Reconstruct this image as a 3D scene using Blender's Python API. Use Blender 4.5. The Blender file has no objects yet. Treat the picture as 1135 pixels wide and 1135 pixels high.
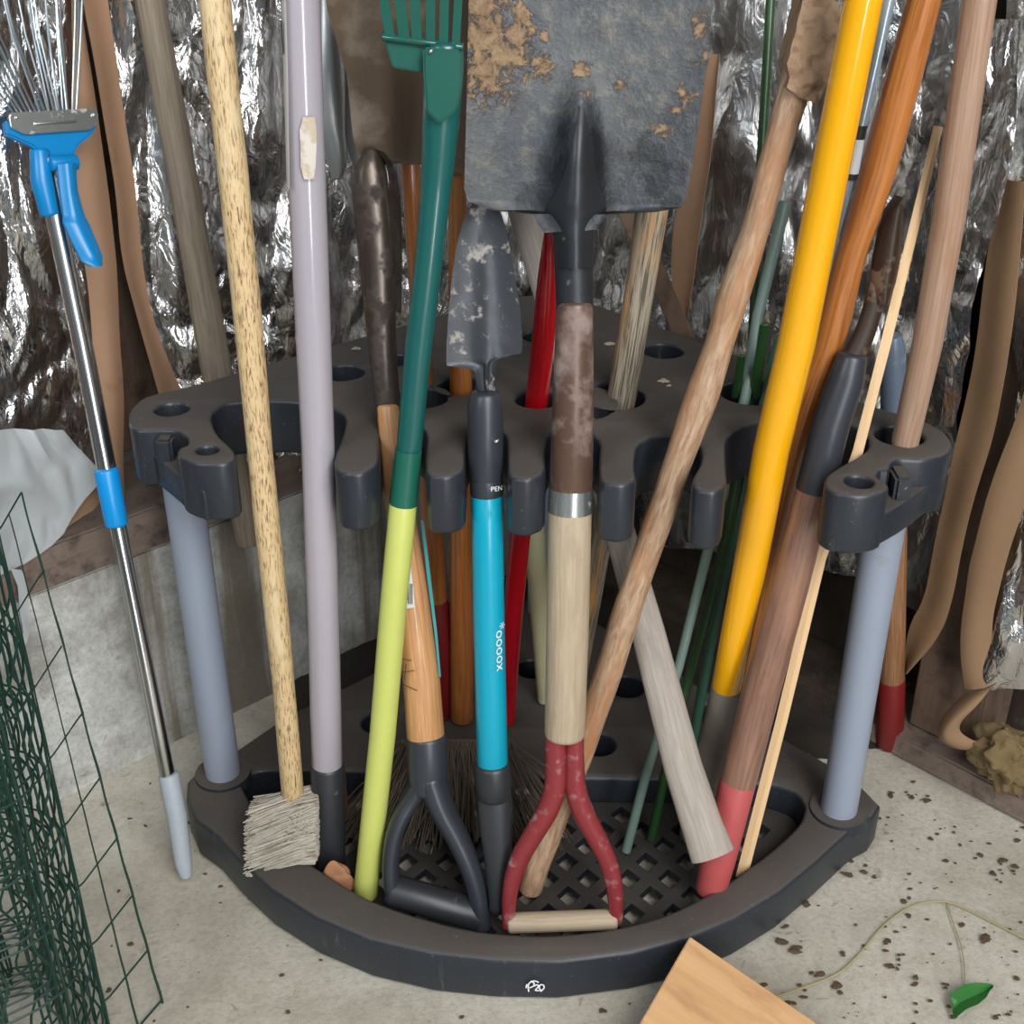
import bpy, bmesh, math, random
from mathutils import Vector, noise, Matrix
random.seed(7)
F=1400.0; PIT=math.atan(F/2570.0); H=1.1
CP,SP=math.cos(PIT),math.sin(PIT)
CAM=Vector((0,0,H)); ZT=.557; ZB=.06
C=bpy.context.scene.collection
V=Vector
def ray(x,y):
    a=(x-567.5)/F; b=(y-567.5)/F
    return V((a,CP-b*SP,-(SP+b*CP)))
def pz(x,y,z): d=ray(x,y); return CAM+d*((z-H)/d.z)
def py(x,y,Y): d=ray(x,y); return CAM+d*(Y/d.y)
def depth(P): return P.y*CP+(H-P.z)*SP
def rad(P,w): return w*.5*depth(P)/F
def proj(P):
    q=P-CAM; dz=q.y*CP-q.z*SP; return 567.5+F*q.x/dz, 567.5-F*(q.y*SP+q.z*CP)/dz
class Pl:
    def __init__(s,P,n):
        s.P=P; s.n=n.normalized()
        if (CAM-P).dot(s.n)<0: s.n=-s.n
    def pt(s,x,y,off=0):
        d=ray(x,y); return CAM+d*((s.P-CAM).dot(s.n)/d.dot(s.n))+s.n*off
def TP(B,S): return Pl(B,(S-B).cross(V((1,0,0))))
# ------------------------------------------------------------ materials
def N(nt,t,**k):
    n=nt.nodes.new(t)
    for a,b in k.items():
        if a in n.inputs: n.inputs[a].default_value=b
        else: setattr(n,a,b)
    return n
def newmat(name):
    m=bpy.data.materials.new(name); m.use_nodes=True; nt=m.node_tree
    return m,nt,nt.nodes['Principled BSDF']
def ramp(nt,src,stops):
    r=nt.nodes.new('ShaderNodeValToRGB'); e=r.color_ramp.elements
    while len(e)<len(stops): e.new(.5)
    for i,(p,c) in enumerate(stops):
        e[i].position=p; e[i].color=(c,c,c,1) if isinstance(c,(int,float)) else (*c[:3],1)
    nt.links.new(src,r.inputs[0]); return r
def mapping(nt,kind,sc):
    tc=nt.nodes.new('ShaderNodeTexCoord'); mp=nt.nodes.new('ShaderNodeMapping'); mp.inputs['Scale'].default_value=sc
    nt.links.new(tc.outputs[kind],mp.inputs[0]); return mp.outputs[0]
def noi(nt,vec,scale,detail=5,rough=.6,dist=0):
    n=N(nt,'ShaderNodeTexNoise',Scale=scale,Detail=detail,Roughness=rough,Distortion=dist); nt.links.new(vec,n.inputs['Vector']); return n.outputs[0]
def mixc(nt,fac,a,b):
    m=nt.nodes.new('ShaderNodeMix'); m.data_type='RGBA'
    if isinstance(fac,(int,float)): m.inputs[0].default_value=fac
    else: nt.links.new(fac,m.inputs[0])
    for v,i in ((a,6),(b,7)):
        if isinstance(v,tuple): m.inputs[i].default_value=(*v,1)
        else: nt.links.new(v,m.inputs[i])
    return m.outputs[2]
def bump(nt,bs,src,st,dist=.002):
    b=N(nt,'ShaderNodeBump',Strength=st,Distance=dist); nt.links.new(src,b.inputs['Height']); nt.links.new(b.outputs[0],bs.inputs['Normal']); return b
def wood(name,a,b,rough=.55,grain=55,stain=None,samt=.5,coat=0,lo=.35,hi=.65,kind='UV',ax=(1,.05,1),bmp=.3,knots=True):
    m,nt,bs=newmat(name); v=mapping(nt,kind,ax)
    n=noi(nt,v,grain*(4 if kind=='UV' else 1),6,.65,.6); c=mixc(nt,ramp(nt,n,[(lo,0),(hi,1)]).outputs[0],a,b)
    v2=mapping(nt,kind,(1,.25,1) if kind=='UV' else (1,1,1)); n2=noi(nt,v2,26,5,.65)
    if stain: c=mixc(nt,ramp(nt,n2,[(samt-.05,0),(samt+.12,1)]).outputs[0],c,stain)
    nt.links.new(c,bs.inputs['Base Color']); bs.inputs['Roughness'].default_value=rough
    bs.inputs['Coat Weight'].default_value=coat; bs.inputs['Coat Roughness'].default_value=.09
    bump(nt,bs,n,bmp,.0015); return m
def paint(name,col,rough=.35,second=None,amt=.6,scale=20,metal=0,kind='Object',sx=(1,1,1),bmp=.15,coat=0,edge=.06,var=.12):
    m,nt,bs=newmat(name); v=mapping(nt,kind,sx)
    n=noi(nt,v,scale,8,.62); n1=noi(nt,v,scale*2.3,3)
    dark=tuple(x*(1-var) for x in col); c=mixc(nt,n1,dark,col)
    if second:
        f=ramp(nt,n,[(amt,0),(amt+edge,1)]).outputs[0]; c=mixc(nt,f,c,second)
        r=ramp(nt,f,[(0,rough),(1,.8)]).outputs[0]; nt.links.new(r,bs.inputs['Roughness'])
        if metal:
            r2=ramp(nt,f,[(0,metal),(1,0.0)]).outputs[0]; nt.links.new(r2,bs.inputs['Metallic'])
    else:
        bs.inputs['Roughness'].default_value=rough; bs.inputs['Metallic'].default_value=metal
    nt.links.new(c,bs.inputs['Base Color']); bs.inputs['Coat Weight'].default_value=coat; bs.inputs['Coat Roughness'].default_value=.07
    if bmp: bump(nt,bs,n,bmp,.002)
    return m
def dusty(name,col,dust,rough=.4):
    m,nt,bs=newmat(name); v=mapping(nt,'Object',(1,1,1))
    g=nt.nodes.new('ShaderNodeNewGeometry'); s=nt.nodes.new('ShaderNodeSeparateXYZ'); nt.links.new(g.outputs['Normal'],s.inputs[0])
    n=noi(nt,v,9,6,.6); n3=noi(nt,v,220,3,.7)
    up=ramp(nt,s.outputs['Z'],[(.6,0),(.95,1)]).outputs[0]
    mu=nt.nodes.new('ShaderNodeMath'); mu.operation='MULTIPLY'; nt.links.new(up,mu.inputs[0]); nt.links.new(ramp(nt,n,[(.2,.55),(.7,1)]).outputs[0],mu.inputs[1])
    scr=noi(nt,mapping(nt,'Object',(1,1,.15)),55,6,.7)
    base=mixc(nt,ramp(nt,scr,[(.62,0),(.75,.35)]).outputs[0],col,(.2,.2,.21))
    c=mixc(nt,mu.outputs[0],base,dust); c=mixc(nt,ramp(nt,n3,[(.66,0),(.74,.45)]).outputs[0],c,(.3,.27,.23))
    nt.links.new(c,bs.inputs['Base Color']); nt.links.new(ramp(nt,mu.outputs[0],[(0,rough),(1,.85)]).outputs[0],bs.inputs['Roughness'])
    bump(nt,bs,n3,.2,.001); return m
M={}
M['black']=dusty('rack_black',(.018,.022,.029),(.082,.068,.057))
M['lattice']=dusty('lattice_black',(.015,.017,.02),(.042,.036,.03))
M['pvc']=paint('grey_pvc',(.25,.285,.35),.42,(.23,.24,.25),.68,9,bmp=0,var=.05)
M['hole']=paint('dark_inside',(.01,.01,.01),.9,bmp=0)
M['steel_mud']=None
def steelmud(spots,dark=()):
    m,nt,bs=newmat('muddy_steel'); v=mapping(nt,'Object',(1,1,1))
    n=noi(nt,v,40,10,.7,.3); n2=noi(nt,v,60,8,.7); n4=noi(nt,v,11,5,.6)
    c=mixc(nt,ramp(nt,n4,[(.38,0),(.62,1)]).outputs[0],(.024,.029,.037),(.058,.062,.064))
    c=mixc(nt,ramp(nt,n2,[(.50,0),(.70,.55)]).outputs[0],c,(.15,.135,.105))
    def mask(lst,n,amp=.40):
      acc=None
      for x,y,z,r in lst:
        d=nt.nodes.new('ShaderNodeVectorMath'); d.operation='DISTANCE'; nt.links.new(v,d.inputs[0]); d.inputs[1].default_value=(x,y,z)
        q=nt.nodes.new('ShaderNodeMapRange'); q.inputs['From Min'].default_value=r*1.6; q.inputs['From Max'].default_value=0; nt.links.new(d.outputs['Value'],q.inputs['Value'])
        if acc is None: acc=q.outputs[0]
        else:
            a=nt.nodes.new('ShaderNodeMath'); a.operation='MAXIMUM'; nt.links.new(acc,a.inputs[0]); nt.links.new(q.outputs[0],a.inputs[1]); acc=a.outputs[0]
      a=nt.nodes.new('ShaderNodeMath'); a.operation='MULTIPLY_ADD'; a.inputs[1].default_value=amp; nt.links.new(acc,a.inputs[0]); nt.links.new(n,a.inputs[2]); return a.outputs[0]
    nf=noi(nt,v,90,8,.75,.4)
    if dark: c=mixc(nt,ramp(nt,mask(dark,n2,.5),[(.66,0),(.80,.9)]).outputs[0],c,(.012,.014,.017))
    mo=mask(spots,nf)
    acc=None
    for x,y,z,r in ():
        d=nt.nodes.new('ShaderNodeVectorMath'); d.operation='DISTANCE'; nt.links.new(v,d.inputs[0]); d.inputs[1].default_value=(x,y,z)
        q=nt.nodes.new('ShaderNodeMapRange'); q.inputs['From Min'].default_value=r*1.6; q.inputs['From Max'].default_value=0; nt.links.new(d.outputs['Value'],q.inputs['Value'])
        if acc is None: acc=q.outputs[0]
        else:
            a=nt.nodes.new('ShaderNodeMath'); a.operation='MAXIMUM'; nt.links.new(acc,a.inputs[0]); nt.links.new(q.outputs[0],a.inputs[1]); acc=a.outputs[0]
    f=ramp(nt,mo,[(.68,0),(.77,1)]).outputs[0]; mud=mixc(nt,ramp(nt,nf,[(.35,0),(.65,1)]).outputs[0],(.10,.062,.035),(.30,.20,.115)); c=mixc(nt,f,c,mud)
    nt.links.new(c,bs.inputs['Base Color']); nt.links.new(ramp(nt,f,[(0,.36),(1,.95)]).outputs[0],bs.inputs['Roughness'])
    nt.links.new(ramp(nt,f,[(0,.4),(1,0)]).outputs[0],bs.inputs['Metallic'])
    h=nt.nodes.new('ShaderNodeMath'); h.operation='MULTIPLY_ADD'; h.inputs[1].default_value=.6; nt.links.new(f,h.inputs[0]); nt.links.new(n2,h.inputs[2])
    bump(nt,bs,h.outputs[0],.45,.004); return m
M['blackiron']=paint('black_iron',(.022,.025,.030),.4,(.13,.11,.09),.62,40,metal=.3,bmp=.3)
M['trowel']=paint('scuffed_trowel',(.042,.046,.054),.42,(.27,.25,.225),.57,55,metal=.3,bmp=.3,edge=.07)
M['socket']=paint('black_socket',(.028,.032,.04),.38,(.12,.12,.12),.66,40,bmp=.05)
M['rustpaint']=paint('worn_brown_socket',(.11,.062,.045),.36,(.22,.165,.14),.50,26,metal=.25,bmp=.4,edge=.16)
M['rusty']=paint('rusty_blade',(.10,.068,.042),.6,(.19,.15,.115),.55,12,metal=.3,bmp=.4,edge=.15)
M['darkrust']=paint('dark_rust',(.035,.02,.012),.5,(.12,.07,.04),.6,30,metal=.3,bmp=.4)
M['olddark']=paint('dark_steel',(.11,.09,.075),.33,(.035,.025,.02),.52,34,metal=.75,bmp=.35,edge=.1)
M['galv']=paint('galvanised',(.42,.43,.42),.35,(.2,.2,.19),.6,16,metal=.8,bmp=.3)
M['zinc']=paint('zinc_band',(.62,.64,.62),.25,(.35,.33,.28),.62,30,metal=.9,bmp=.2)
M['chrome']=paint('chrome_tube',(.62,.63,.62),.2,metal=1,bmp=0,var=.04)
M['wire_steel']=paint('spring_steel',(.45,.5,.52),.3,metal=.9,bmp=0)
M['blue']=paint('blue_plastic',(.0,.19,.46),.32,bmp=0,var=.05)
M['skyring']=paint('sky_blue_plastic',(.0,.24,.60),.35,bmp=0,var=.04)
M['greyrub']=paint('grey_rubber',(.36,.40,.44),.5,(.5,.52,.53),.6,60,bmp=.2)
M['lav']=paint('lavender_tube',(.355,.325,.36),.2,(.42,.33,.22),.74,10,coat=.6,bmp=0,var=.06)
M['lavpatch']=paint('tan_scuff',(.47,.38,.28),.5,(.55,.5,.44),.5,40)
M['blackrub']=paint('black_rubber',(.022,.024,.028),.42,(.06,.06,.06),.65,50)
M['greenhead']=paint('green_enamel',(.010,.09,.066),.25,(.10,.19,.15),.68,18,coat=.4,bmp=.08)
M['greentube']=paint('deep_green_tube',(.006,.085,.078),.3,(.05,.12,.11),.7,14,coat=.3,bmp=.05)
M['greenjoint']=paint('green_plastic_joint',(.01,.105,.07),.35,bmp=0)
M['lime']=paint('lime_tube',(.50,.54,.13),.4,(.42,.45,.12),.69,24,bmp=.03,var=.08)
M['teal']=paint('teal_tube',(.0,.30,.43),.33,(.0,.26,.38),.6,12,coat=.1,bmp=.02,var=.06)
M['tealstripe']=paint('teal_stripe',(.03,.27,.28),.4,bmp=0)
M['red']=paint('red_handle',(.47,.004,.012),.25,(.3,.03,.03),.72,30,coat=.4,bmp=.03)
M['redmetal']=paint('worn_red_metal',(.24,.03,.035),.33,(.30,.17,.165),.55,48,metal=.2,bmp=.3,edge=.16)
M['reddip']=paint('faded_red_dip',(.42,.075,.075),.5,(.36,.13,.11),.62,18,bmp=.1,edge=.15)
M['darkred']=paint('dark_red_dip',(.16,.006,.006),.5,bmp=.05)
M['yellow']=paint('yellow_fibreglass',(.76,.36,.004),.2,(.6,.36,.03),.76,26,coat=.5,bmp=.02,var=.04)
M['greytube']=paint('weathered_grey_tube',(.15,.13,.105),.6,(.27,.25,.22),.58,20,bmp=.2,edge=.15)
M['cream']=paint('cream_handle',(.52,.50,.30),.4,(.3,.27,.15),.72,20,bmp=.05)
M['stake']=paint('pale_green_stake',(.16,.235,.2),.4,bmp=0)
M['stakedk']=paint('dark_green_stake',(.018,.06,.016),.35,bmp=0)
M['stakemid']=paint('green_stake',(.05,.13,.085),.35,bmp=0)
M['bluegrey']=paint('blue_grey_grip',(.09,.12,.16),.35,(.2,.22,.25),.6,20,bmp=.05)
M['alu']=paint('pale_blue_rod',(.45,.55,.62),.25,metal=.5,bmp=0)
M['white']=paint('white_mark',(.75,.76,.75),.6,bmp=0,var=.05)
M['labelw']=paint('paper_label',(.62,.6,.57),.6,(.45,.42,.38),.62,40,bmp=0)
M['ink']=paint('black_ink',(.02,.02,.02),.5,bmp=0)
M['inkblue']=paint('blue_ink',(.03,.06,.09),.5,bmp=0)
M['wiregreen']=paint('green_wire_coating',(.008,.042,.03),.4,bmp=0,var=.3)
M['w_speck']=wood('speckled_wood',(.13,.06,.022),(.58,.42,.22),.5,115,ax=(1,.16,1),lo=.37,hi=.50,stain=(.62,.50,.30),samt=.56)
M['w_grey']=wood('weathered_pole_wood',(.15,.115,.08),(.235,.195,.145),.75,60,stain=(.13,.10,.08),samt=.58)
M['w_pale']=wood('pale_shovel_wood',(.33,.25,.165),(.42,.34,.24),.65,75,stain=(.26,.19,.12),samt=.64)
M['w_branch']=wood('branch_wood',(.24,.13,.07),(.44,.31,.20),.6,42,ax=(1,.2,1),stain=(.34,.16,.07),samt=.52,bmp=.6)
M['w_ash']=wood('ash_wood',(.36,.17,.065),(.56,.30,.13),.4,110,ax=(1,.03,1),coat=.3)
M['w_ashd']=wood('brown_ash_wood',(.16,.07,.03),(.33,.165,.075),.45,110,ax=(1,.03,1),coat=.2)
M['w_var']=wood('varnished_wood',(.24,.075,.016),(.50,.19,.045),.28,60,ax=(1,.03,1),coat=.6,stain=(.42,.15,.035),samt=.55)
M['w_var2']=wood('orange_varnished_wood',(.25,.08,.02),(.40,.145,.035),.3,60,ax=(1,.03,1),coat=.5)
M['w_brown']=wood('brown_handle_wood',(.15,.07,.045),(.25,.135,.095),.42,55,ax=(1,.04,1),coat=.2,stain=(.27,.14,.085),samt=.55)
M['w_silver']=wood('silvery_grey_wood',(.25,.215,.185),(.36,.315,.265),.7,90,ax=(1,.04,1),stain=(.22,.19,.17),samt=.6)
M['w_strip']=wood('striped_weathered_wood',(.10,.085,.06),(.36,.31,.23),.75,120,ax=(1,.025,1),lo=.44,hi=.54,stain=(.58,.29,.09),samt=.56)
M['w_pine']=wood('pine_lath',(.66,.43,.22),(.74,.52,.30),.6,60)
M['w_paleh']=wood('pale_handle_wood',(.28,.165,.105),(.37,.25,.18),.5,60,ax=(1,.04,1),stain=(.30,.16,.09),samt=.58,coat=.1)
M['w_plank']=wood('pine_plank',(.46,.25,.105),(.56,.335,.155),.6,14,kind='UV',ax=(1,.08,1),stain=(.38,.20,.09),samt=.62)
M['w_mud']=paint('muddy_block',(.33,.215,.13),.9,(.19,.12,.075),.54,70,bmp=1,edge=.12)
M['w_stud']=wood('old_timber',(.095,.055,.035),(.17,.115,.08),.75,30,kind='Object',ax=(1,1,.08),stain=(.07,.045,.03),samt=.55)
M['w_sill']=wood('sill_timber',(.12,.085,.065),(.20,.15,.12),.75,24,kind='Object',ax=(.12,.12,1),stain=(.07,.05,.04),samt=.56)
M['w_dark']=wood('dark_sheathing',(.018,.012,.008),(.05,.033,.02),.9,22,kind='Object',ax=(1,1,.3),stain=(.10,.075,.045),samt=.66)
M['kraft']=paint('kraft_paper',(.31,.18,.105),.75,(.20,.11,.06),.60,16,bmp=.25,edge=.12)
M['kraft2']=paint('kraft_paper_brown',(.25,.15,.078),.75,(.12,.07,.035),.62,22,bmp=.3,edge=.2)
M['fluff']=paint('insulation_wool',(.16,.11,.045),.95,(.08,.05,.02),.52,22,bmp=1,edge=.2)
M['leafg']=paint('leaf_green',(.03,.16,.03),.3,(.08,.26,.07),.6,30,bmp=0)
M['vine']=paint('vine_stem',(.33,.29,.13),.6,bmp=0)
M['deadleaf']=paint('dead_leaf',(.33,.15,.07),.7,(.42,.24,.13),.55,30)
M['bristle']=paint('straw_bristle',(.52,.47,.39),.8,(.3,.26,.2),.55,60,bmp=0,var=.4)
M['bristled']=paint('dark_bristle',(.13,.10,.07),.8,(.30,.27,.22),.62,40,bmp=0,var=.5)
M['plastic_sheet']=paint('grey_film',(.40,.42,.43),.3,(.55,.57,.58),.6,12,coat=.2,bmp=.4)
M['soil_shade']=paint('soil_with_shade',(.022,.016,.011),.95,(.09,.065,.04),.66,60,bmp=.8)
M['dirt']=paint('dry_dirt',(.09,.055,.03),.95,bmp=.5)
M['chip']=paint('pale_chip',(.5,.43,.33),.8,bmp=0)
def concrete(name,a,b,spots,sc=6,stainy=False,dirt=None):
    m,nt,bs=newmat(name); v=mapping(nt,'Object',(1,1,1))
    n=noi(nt,v,sc,10,.7,.3); n2=noi(nt,v,160,5,.7); n3=noi(nt,v,34,7,.72,.5)
    c=mixc(nt,ramp(nt,n,[(.4,0),(.6,1)]).outputs[0],a,b)
    c=mixc(nt,ramp(nt,n2,[(.3,.45),(.55,0)]).outputs[0],c,tuple(x*.6 for x in a))
    c=mixc(nt,ramp(nt,n3,[(.62,0),(.70,.8)]).outputs[0],c,spots)
    if dirt:
        n5=noi(nt,v,7,9,.75,.8); c=mixc(nt,ramp(nt,n5,[(.60,0),(.68,.8)]).outputs[0],c,dirt)
    if stainy:
        v4=mapping(nt,'Object',(6,6,.35)); n4=noi(nt,v4,1.3,5,.6); c=mixc(nt,ramp(nt,n4,[(.50,0),(.58,.85)]).outputs[0],c,(.13,.105,.07))
    nt.links.new(c,bs.inputs['Base Color']); bs.inputs['Roughness'].default_value=.85
    mx=nt.nodes.new('ShaderNodeMath'); mx.operation='ADD'; nt.links.new(n2,mx.inputs[0]); nt.links.new(n3,mx.inputs[1]); bump(nt,bs,mx.outputs[0],.4,.003); return m
M['floor']=concrete('floor_concrete',(.38,.35,.28),(.52,.485,.41),(.15,.115,.08),5,dirt=(.13,.095,.06))
M['conc']=concrete('wall_concrete',(.30,.295,.26),(.58,.58,.55),(.22,.20,.17),9,True)
def foilmat(name,base=.75,rough=.12,st=.42):
    m,nt,bs=newmat(name); v=mapping(nt,'Object',(1,1,.45))
    nd=N(nt,'ShaderNodeTexNoise',Scale=16.0,Detail=3.0); nt.links.new(v,nd.inputs['Vector'])
    mm=nt.nodes.new('ShaderNodeVectorMath'); mm.operation='MULTIPLY_ADD'; mm.inputs[1].default_value=(.06,.06,.06)
    nt.links.new(nd.outputs['Color'],mm.inputs[0]); nt.links.new(v,mm.inputs[2])
    vo=N(nt,'ShaderNodeTexVoronoi',Scale=30.0); vo.feature='DISTANCE_TO_EDGE'; nt.links.new(mm.outputs[0],vo.inputs['Vector'])
    n=noi(nt,v,50,4,.55,1.2); n2=noi(nt,v,8,3)
    ad=nt.nodes.new('ShaderNodeMath'); ad.operation='MULTIPLY_ADD'; ad.inputs[1].default_value=1.1
    nt.links.new(vo.outputs['Distance'],ad.inputs[0]); nt.links.new(n,ad.inputs[2])
    bs.inputs['Metallic'].default_value=1; c=mixc(nt,n2,(base*.85,)*3,(base,base*.99,base*.96)); nt.links.new(c,bs.inputs['Base Color'])
    nt.links.new(ramp(nt,n2,[(.3,rough),(.7,rough+.16)]).outputs[0],bs.inputs['Roughness'])
    bump(nt,bs,ad.outputs[0],st,.010); return m
M['foil']=foilmat('crinkled_foil'); M['foil2']=foilmat('dull_foil',.55,.2,.4)
# ------------------------------------------------------------ builders
def wl(o):
    p=V((0,0,0))
    while o is not None: p+=o.location; o=o.parent
    return p
def mk(name,bm,mat,parent=None,smooth=True,base=True):
    bmesh.ops.recalc_face_normals(bm,faces=bm.faces)
    if parent is None:
        zs=[v.co for v in bm.verts]; zm=min(c.z for c in zs)
        low=[c for c in zs if c.z<zm+.01]; o0=sum(low,V())/len(low); o0.z=zm
        if not base: o0=V((0,0,0))
        loc=o0; sub=o0
    else: loc=V((0,0,0)); sub=wl(parent)
    for v in bm.verts: v.co-=sub
    me=bpy.data.meshes.new(name); bm.to_mesh(me); bm.free()
    me.materials.append(M[mat] if isinstance(mat,str) else mat)
    for p in me.polygons: p.use_smooth=smooth
    if smooth: 
        try: me.set_sharp_from_angle(angle=math.radians(40))
        except Exception: pass
    o=bpy.data.objects.new(name,me); o.location=loc; C.objects.link(o)
    if parent is not None: o.parent=parent
    return o
def tag(o,label,cat,group=None,kind=None):
    if label: o['label']=label
    if cat: o['category']=cat
    if group: o['group']=group
    if kind: o['kind']=kind
    return o
def thing(name,loc,label,cat,group=None):
    o=bpy.data.objects.new(name,None); o.empty_display_size=.02; C.objects.link(o); o.location=loc
    return tag(o,label,cat,group)
def struct(name,bm,mat,**k):
    o=mk(name,bm,mat,None,base=False,**k); o['kind']='structure'; return o
def sweep(bm,pts,rr,seg=20,flat=1.0,axis=None,cap=True,wob=0,rndcap=True):
    """tube along pts; flat squashes the second axis"""
    uv=bm.loops.layers.uv.verify()
    n=len(pts); tang=[]
    for i in range(n):
        a=pts[max(i-1,0)]; b=pts[min(i+1,n-1)]; tang.append((b-a).normalized())
    up=(axis if axis is not None else V((1,0,0)))
    rings=[];L=0;vs=[]
    pu=None
    P=list(pts);R=list(rr);T=list(tang)
    if rndcap:
        for end in (0,-1):
            t=T[end]*(-1 if end==0 else 1); r=R[end]; p=P[end].copy()
            add=[(p-t*0,r)]
            q=[(p+t*r*.18,r*.93),(p+t*r*.28,r*.75),(p+t*r*.33,r*.4)]
            if end==0:
                P=[a for a,_ in q[::-1]]+P; R=[b for _,b in q[::-1]]+R; T=[T[0]]*3+T
            else:
                P=P+[a for a,_ in q]; R=R+[b for _,b in q]; T=T+[T[-1]]*3
    for i,(p,r,t) in enumerate(zip(P,R,T)):
        if i: L+=(p-P[i-1]).length
        u=(up-t*up.dot(t)); 
        if pu is not None: u=(pu-t*pu.dot(t))
        u.normalize(); pu=u; w=t.cross(u)
        ring=[]
        for k in range(seg):
            a=2*math.pi*k/seg; q=r
            co=p+u*math.cos(a)*q+w*math.sin(a)*q*flat
            if wob: co+= (u*math.cos(a)+w*math.sin(a))*wob*(noise.noise(V((co.x*25,co.y*25,co.z*12))))
            ring.append(bm.verts.new(co))
        rings.append(ring); vs.append(L)
    for i in range(len(rings)-1):
        for k in range(seg):
            f=bm.faces.new((rings[i][k],rings[i][(k+1)%seg],rings[i+1][(k+1)%seg],rings[i+1][k]))
            rr_=R[i] if R[i]>1e-4 else .01
            for lp,(kk,ll) in zip(f.loops,((k,vs[i]),(k+1,vs[i]),(k+1,vs[i+1]),(k,vs[i+1]))):
                lp[uv].uv=(kk/seg*6.28*.018,ll)
    if cap:
        bm.faces.new(rings[0][::-1]); bm.faces.new(rings[-1])
def dens(st,maxd=60):
    """insert stations between pixel stations"""
    out=[]
    for a,b in zip(st,st[1:]):
        n=max(1,int(math.hypot(b[0]-a[0],b[1]-a[1])//maxd))
        for i in range(n):
            t=i/n; out.append(tuple(x+(y-x)*t for x,y in zip(a,b)))
    out.append(st[-1]); return out
def smoothpx(st,it=2):
    for _ in range(it):
        o=[st[0]]
        for a,b in zip(st,st[1:]):
            o.append(tuple(.75*x+.25*y for x,y in zip(a,b))); o.append(tuple(.25*x+.75*y for x,y in zip(a,b)))
        o.append(st[-1]); st=o
    return st
def rod(name,T,st,mat,parent=None,off=0,flat=1.0,seg=22,wob=0,curve=False,rnd=True,maxd=60):
    """st: (px,py,width_px[,extra offset]) on plane T"""
    st=[s if len(s)==4 else (*s,0) for s in st]
    st=smoothpx(st) if curve else dens(st,maxd)
    pts=[];rr=[]
    for x,y,w,o in st:
        P=T.pt(x,y,off+o); pts.append(P); rr.append(rad(P,w))
    bm=bmesh.new(); sweep(bm,pts,rr,seg,flat,wob=wob,rndcap=rnd); return mk(name,bm,mat,parent)
def sheet(name,T,rows,mat,parent=None,nx=24,ny=24,fn=None,thick=.002,off=0,build='mk',smooth=True):
    """rows: (xl,yl,xr,yr) pixel pairs top to bottom; lofted on plane T"""
    if name.startswith('kraft') or name=='foil_flap': rows=smoothpx(rows,3)
    bm=bmesh.new(); uv=bm.loops.layers.uv.verify()
    def row(t):
        k=t*(len(rows)-1); i=min(int(k),len(rows)-2); f=k-i
        return [a+(b-a)*f for a,b in zip(rows[i],rows[i+1])]
    g=[]
    for j in range(ny+1):
        xl,yl,xr,yr=row(j/ny); r=[]
        for i in range(nx+1):
            u=i/nx; x=xl+(xr-xl)*u; y=yl+(yr-yl)*u
            P=T.pt(x,y,off+(fn(u,j/ny,T.pt(x,y)) if fn else 0)); r.append(bm.verts.new(P))
        g.append(r)
    for j in range(ny):
        for i in range(nx):
            f=bm.faces.new((g[j][i],g[j][i+1],g[j+1][i+1],g[j+1][i]))
            for lp in f.loops:
                c=lp.vert.co; lp[uv].uv=(c.x,c.z)
    if thick:
        # back skin offset along -n, walls round the rim
        b=[[bm.verts.new(v.co-T.n*thick) for v in r] for r in g]
        for j in range(ny):
            for i in range(nx): bm.faces.new((b[j][i],b[j+1][i],b[j+1][i+1],b[j][i+1]))
        rim=[(0,i) for i in range(nx)]+[(j,nx) for j in range(ny)]+[(ny,i) for i in range(nx,0,-1)]+[(j,0) for j in range(ny,0,-1)]
        for k in range(len(rim)):
            a=rim[k];c=rim[(k+1)%len(rim)]
            bm.faces.new((g[a[0]][a[1]],b[a[0]][a[1]],b[c[0]][c[1]],g[c[0]][c[1]]))
    if build=='struct': return struct(name,bm,mat,smooth=smooth)
    return mk(name,bm,mat,parent,smooth=smooth)
def prism(name,T,poly,o0,o1,mat,parent=None,bev=.0012,smooth=True):
    bm=bmesh.new()
    a=[bm.verts.new(T.pt(x,y,o0)) for x,y in poly]; b=[bm.verts.new(T.pt(x,y,o1)) for x,y in poly]
    bm.faces.new(a); bm.faces.new(b[::-1]); n=len(a)
    for i in range(n): bm.faces.new((a[i],b[i],b[(i+1)%n],a[(i+1)%n]))
    bmesh.ops.recalc_face_normals(bm,faces=bm.faces)
    if bev: bmesh.ops.bevel(bm,geom=bm.edges[:],offset=bev,segments=2,affect='EDGES',clamp_overlap=True)
    bmesh.ops.triangulate(bm,faces=[f for f in bm.faces if len(f.verts)>4])
    return mk(name,bm,mat,parent,smooth=smooth)
def boxbm(bm,P,ux,uy,uz,bev=0):
    vs=[]
    for a in (0,1):
        for b in (0,1):
            for c in (0,1): vs.append(bm.verts.new(P+ux*a+uy*b+uz*c))
    for q in ((0,1,3,2),(4,6,7,5),(0,4,5,1),(2,3,7,6),(0,2,6,4),(1,5,7,3)): bm.faces.new([vs[i] for i in q])
    if bev: bmesh.ops.bevel(bm,geom=[e for e in bm.edges if e.verts[0] in vs],offset=bev,segments=2,affect='EDGES')
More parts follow.
